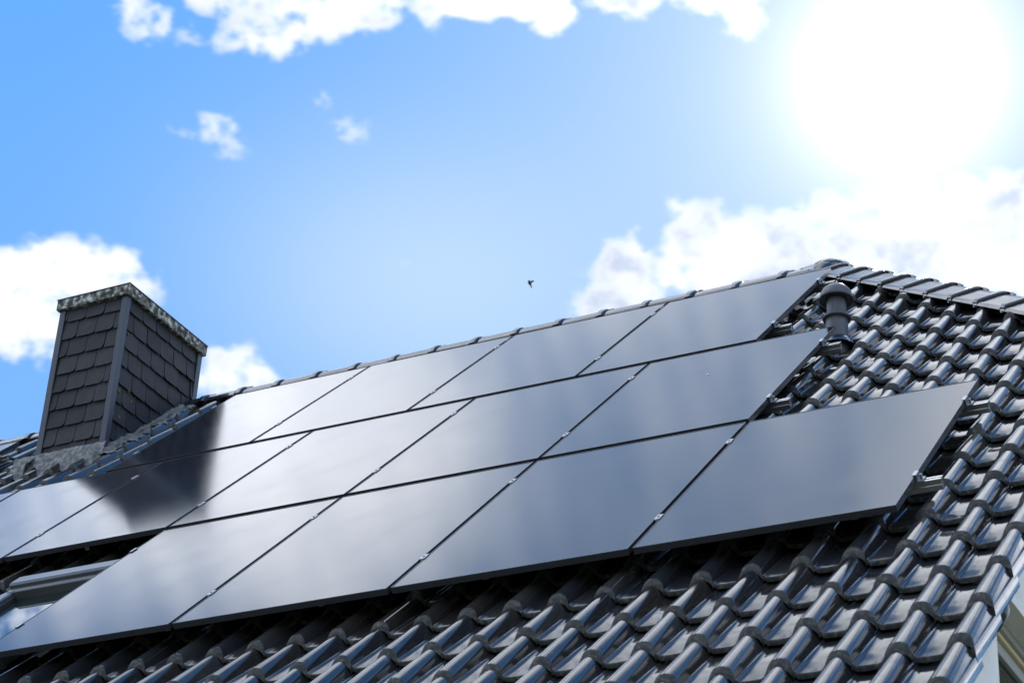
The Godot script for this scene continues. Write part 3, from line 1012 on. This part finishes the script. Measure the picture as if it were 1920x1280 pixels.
	for sd in [1.0, -1.0]:
		rows = []
		for j in 9:
			var row := []
			for i in 60:
				var v := lerpf(vfront - 0.13, 6.05, i / 59.0)
				var edge: float = xr if sd > 0 else xl
				var wd := 0.135 + 0.035 * fn.get_noise_2d(v * 1.2, 20.0) + 0.02 * fn.get_noise_2d(v * 4.0, 8.0)
				var q := j / 8.0
				row.append([edge + sd * wd * q, v, 0.014 * fn.get_noise_2d(v * 2.0, q * 2.0) + 0.018 * pow(1.0 - q, 2.0), 1.0 - smoothstep(0.0, 0.9, q), lerpf(0.03, 0.004, smoothstep(0.0, 0.5, i / 59.0))])
			if sd > 0: row.reverse()
			rows.append(row)
		obj(lead_sheet.call(rows), "side_flashing", mats.lead, t)
	# moss in the joints of the right-hand face
	for q in [[0.055, 4.30, 0.010], [0.03, 4.16, 0.008], [0.05, 3.82, 0.016], [0.025, 3.62, 0.012], [0.16, 3.87, 0.010], [0.21, 3.80, 0.012], [0.03, 3.92, 0.010], [0.10, 3.62, 0.012]]:
		st = mb()
		var rs := []
		for a in 5:
			var ring := PackedVector3Array()
			for b in 8:
				var dirv := Vector3(cos(TAU * b / 8.0) * sin(PI * (a + 0.02) / 4.04), cos(PI * (a + 0.02) / 4.04), -sin(TAU * b / 8.0) * sin(PI * (a + 0.02) / 4.04))
				ring.append(dirv * Vector3(0.6, 1.5, 0.9) * q[2] * rng.randf_range(0.7, 1.2))
			rs.append(ring)
		rings(st, rs, 0, true, true)
		obj(st, "moss_tuft", mats.moss, t, Transform3D(Basis(), inv * Vector3(xr + 0.02, Y0 + q[1], zf - q[0])))


# ------------------------------------------------------------------ smaller things
func build_vent() -> void:
	var b := rp(3.385, 3.75, -0.13)
	var t := thing("vent_pipe", "grey vent pipe with round mushroom cap standing among the tiles near the hip", "vent pipe", Transform3D(Basis(), b))
	var st := mb()
	lathe(st, [[0.056, -0.10], [0.056, 0.30]], 32)
	obj(st, "pipe", mats.vent_plastic, t)
	st = mb()
	lathe(st, [[0.064, -0.12], [0.064, 0.165], [0.062, 0.172], [0.056, 0.175]], 32)
	lathe(st, [[0.064, 0.150], [0.080, 0.153], [0.083, 0.162], [0.078, 0.170], [0.060, 0.174]], 32)
	obj(st, "collar", mats.vent_plastic, t)
	st = mb()
	lathe(st, [[0.06, 0.285], [0.085, 0.283], [0.096, 0.280], [0.099, 0.288], [0.097, 0.300], [0.090, 0.325], [0.076, 0.350], [0.055, 0.370], [0.030, 0.381], [0.0005, 0.385]], 36)
	obj(st, "cap", mats.vent_plastic, t)
	st = mb()
	lathe(st, [[0.105, -0.03], [0.09, 0.0], [0.075, 0.02], [0.064, 0.03]], 28, Basis(), Vector3.ZERO)
	obj(st, "base", mats.tile_glaze, t)


func build_skylight() -> void:
	# local: x along the ridge, y outwards, z down the slope, origin at the top left
	var t := thing("roof_window", "roof window with dark metal frame mirroring blue sky left of the bottom panel row", "roof window", Transform3D(roof_basis, rp(-0.80, 1.53, -0.155)))
	var w := 0.78
	var h := 1.40
	var st := mb()
	cbox(st, Vector3(w / 2, 0.055, 0.055), Vector3(w + 0.02, 0.10, 0.12), 0.012)
	obj(st, "top_cover", mats.skylight_cover, t)
	st = mb()
	cbox(st, Vector3(w / 2, 0.042, 0.150), Vector3(w - 0.02, 0.07, 0.06), 0.006)
	obj(st, "top_sash", mats.skylight_cover, t)
	for x in [0.03, w - 0.03]:
		st = mb()
		cbox(st, Vector3(x, 0.035, h / 2 + 0.06), Vector3(0.055, 0.075, h - 0.12), 0.008)
		obj(st, "side_cover", mats.skylight_cover, t)
		st = mb()
		cbox(st, Vector3(x + (0.034 if x < 0.4 else -0.034), 0.022, h / 2 + 0.08), Vector3(0.012, 0.05, h - 0.17), 0.002)
		obj(st, "seal", mats.sealing, t)
	st = mb()
	cbox(st, Vector3(w / 2, 0.03, h - 0.03), Vector3(w - 0.115, 0.055, 0.06), 0.006)
	obj(st, "bottom_sash", mats.skylight_cover, t)
	st = mb()
	cbox(st, Vector3(w / 2, 0.018, h / 2 + 0.06), Vector3(w - 0.085, 0.02, h - 0.23), 0.002)
	obj(st, "pane", mats.skylight_glass, t)
	st = mb()
	cbox(st, Vector3(w / 2, -0.035, h / 2), Vector3(w + 0.16, 0.01, h + 0.14), 0.002)
	obj(st, "flashing", mats.skylight_cover, t)


func build_fitting() -> void:
	var t := thing("wall_fitting", "small dark rounded fitting on the gable wall tucked under the verge tiles", "fitting", Transform3D(Basis.from_scale(Vector3.ONE * 0.66), Vector3(4.93, Y0 - 0.61, 0.145)))
	var axis := Vector3(0.1, 0.72, -0.69).normalized()
	var side := axis.cross(Vector3.RIGHT).normalized()
	var bs := Basis(side.cross(axis).normalized() * -1.0, axis, side)
	if bs.determinant() < 0.0: bs.x = -bs.x
	var st := mb()
	lathe(st, [[0.0005, -0.10], [0.035, -0.098], [0.055, -0.085], [0.062, -0.06], [0.058, 0.0], [0.050, 0.06], [0.040, 0.09]], 24, bs, Vector3(0.065, 0, 0))
	obj(st, "body", mats.dark_plastic, t)
	st = mb()
	lathe(st, [[0.040, 0.085], [0.060, 0.10], [0.068, 0.13], [0.068, 0.18], [0.058, 0.21], [0.030, 0.222], [0.0005, 0.225]], 24, bs, Vector3(0.065, 0, 0))
	obj(st, "head", mats.dark_plastic, t)
	st = mb()
	cbox(st, Vector3(0.018, 0.01, -0.01), Vector3(0.04, 0.07, 0.07), 0.004)
	obj(st, "bracket", mats.dark_plastic, t)


func build_bird() -> void:
	var t := thing("bird", "tiny dark bird with reddish tail flying in the open sky above the ridge", "bird", Transform3D(Basis.from_euler(Vector3(0.52, 0.505, 0.05)), Vector3(-5.234, 17.19, -15.01)))
	# body leaning, tail down right, one wing raised to the right
	var ax := Vector3(0.35, -0.85, 0.35).normalized()
	var sx := ax.cross(Vector3(0, 0, 1)).normalized()
	var bs := Basis(sx, ax, sx.cross(ax).normalized())
	var st := mb()
	lathe(st, [[0.0004, -0.048], [0.008, -0.046], [0.010, -0.040], [0.016, -0.034], [0.021, -0.018], [0.022, -0.002], [0.018, 0.018], [0.012, 0.030]], 14, bs)
	obj(st, "body", mats.bird_dark, t)
	st = mb()
	lathe(st, [[0.013, 0.026], [0.010, 0.040], [0.008, 0.058], [0.010, 0.070], [0.0005, 0.073]], 10, bs)
	obj(st, "tail", mats.bird_red, t)
	for sgn in [1.0, -1.0]:
		st = mb()
		var tip := Vector3(0.062, 0.030, -0.02) if sgn > 0 else Vector3(-0.030, -0.004, 0.05)
		var root := Vector3(0.006 * sgn, 0.012, 0)
		var up := []
		for k in 6:
			var f := k / 5.0
			var c := root.lerp(tip, f) + Vector3(0, 0.010 * sin(f * PI), 0)
			var ch := 0.020 * (1.0 - f * f) + 0.002
			var th := 0.003 * (1.0 - f) + 0.0006
			up.append(PackedVector3Array([c + ax * -ch * 0.5, c + Vector3(0, 0, th), c + ax * ch, c - Vector3(0, 0, th)]))
		rings(st, up, 0, false, true)
		obj(st, "wing", mats.bird_dark, t)


func _ready() -> void:
	rng.seed = 11
	roof_basis = Basis(Vector3(1, 0, 0), Vector3(0, cp, sp), Vector3(0, -sp, cp))
	# --- camera, sky, sun, exposure
	cam = Camera3D.new()
	cam.name = "camera"
	cam.transform = Transform3D(Basis(Vector3(0.88769762, 0.05131366, -0.45755856), Vector3(0.18831104, 0.86639051, 0.46250021), Vector3(0.42015697, -0.49672367, 0.75942986)).orthonormalized(), Vector3(6.99904, -3.79798 + Y0, 7.50379))
	cam.fov = 17.5287
	cam.near = 0.1
	cam.far = 2000.0
	var lens := CameraAttributesPhysical.new()
	lens.frustum_focal_length = 77.835
	lens.frustum_near = 0.1
	lens.frustum_far = 2000.0
	lens.frustum_focus_distance = 12.6
	lens.exposure_aperture = 6.3
	cam.attributes = lens
	add_child(cam)
	cam.current = true
	var env := Environment.new()
	env.background_mode = Environment.BG_SKY
	var sm := PanoramaSkyMaterial.new()
	sm.panorama = ImageTexture.create_from_image(make_sky())
	var sky := Sky.new()
	sky.sky_material = sm
	env.sky = sky
	env.tonemap_mode = Environment.TONE_MAPPER_LINEAR
	env.tonemap_exposure = 1.0
	env.sdfgi_enabled = true
	env.ssao_enabled = true
	env.ssil_enabled = true
	var we := WorldEnvironment.new()
	we.name = "world"
	we.environment = env
	add_child(we)
	var sun := DirectionalLight3D.new()
	sun.name = "sun"
	sun.light_energy = 1.3
	sun.light_color = Color(1.0, 0.965, 0.91)
	sun.light_angular_distance = 0.5
	sun.shadow_enabled = true
	add_child(sun)
	sun.look_at_from_position(SUN * 100.0, Vector3.ZERO)
	make_materials()
	# --- setting
	var st := mb()
	quad(st, Vector3(-600, 0, 600), Vector3(600, 0, 600), Vector3(600, 0, -600), Vector3(-600, 0, -600))
	var ground := obj(st, "ground", mats.grass, self)
	ground.set_meta("kind", "structure")
	build_house()
	build_chimney()
	build_panels()
	build_skylight()
	build_vent()
	build_fitting()
	build_bird()
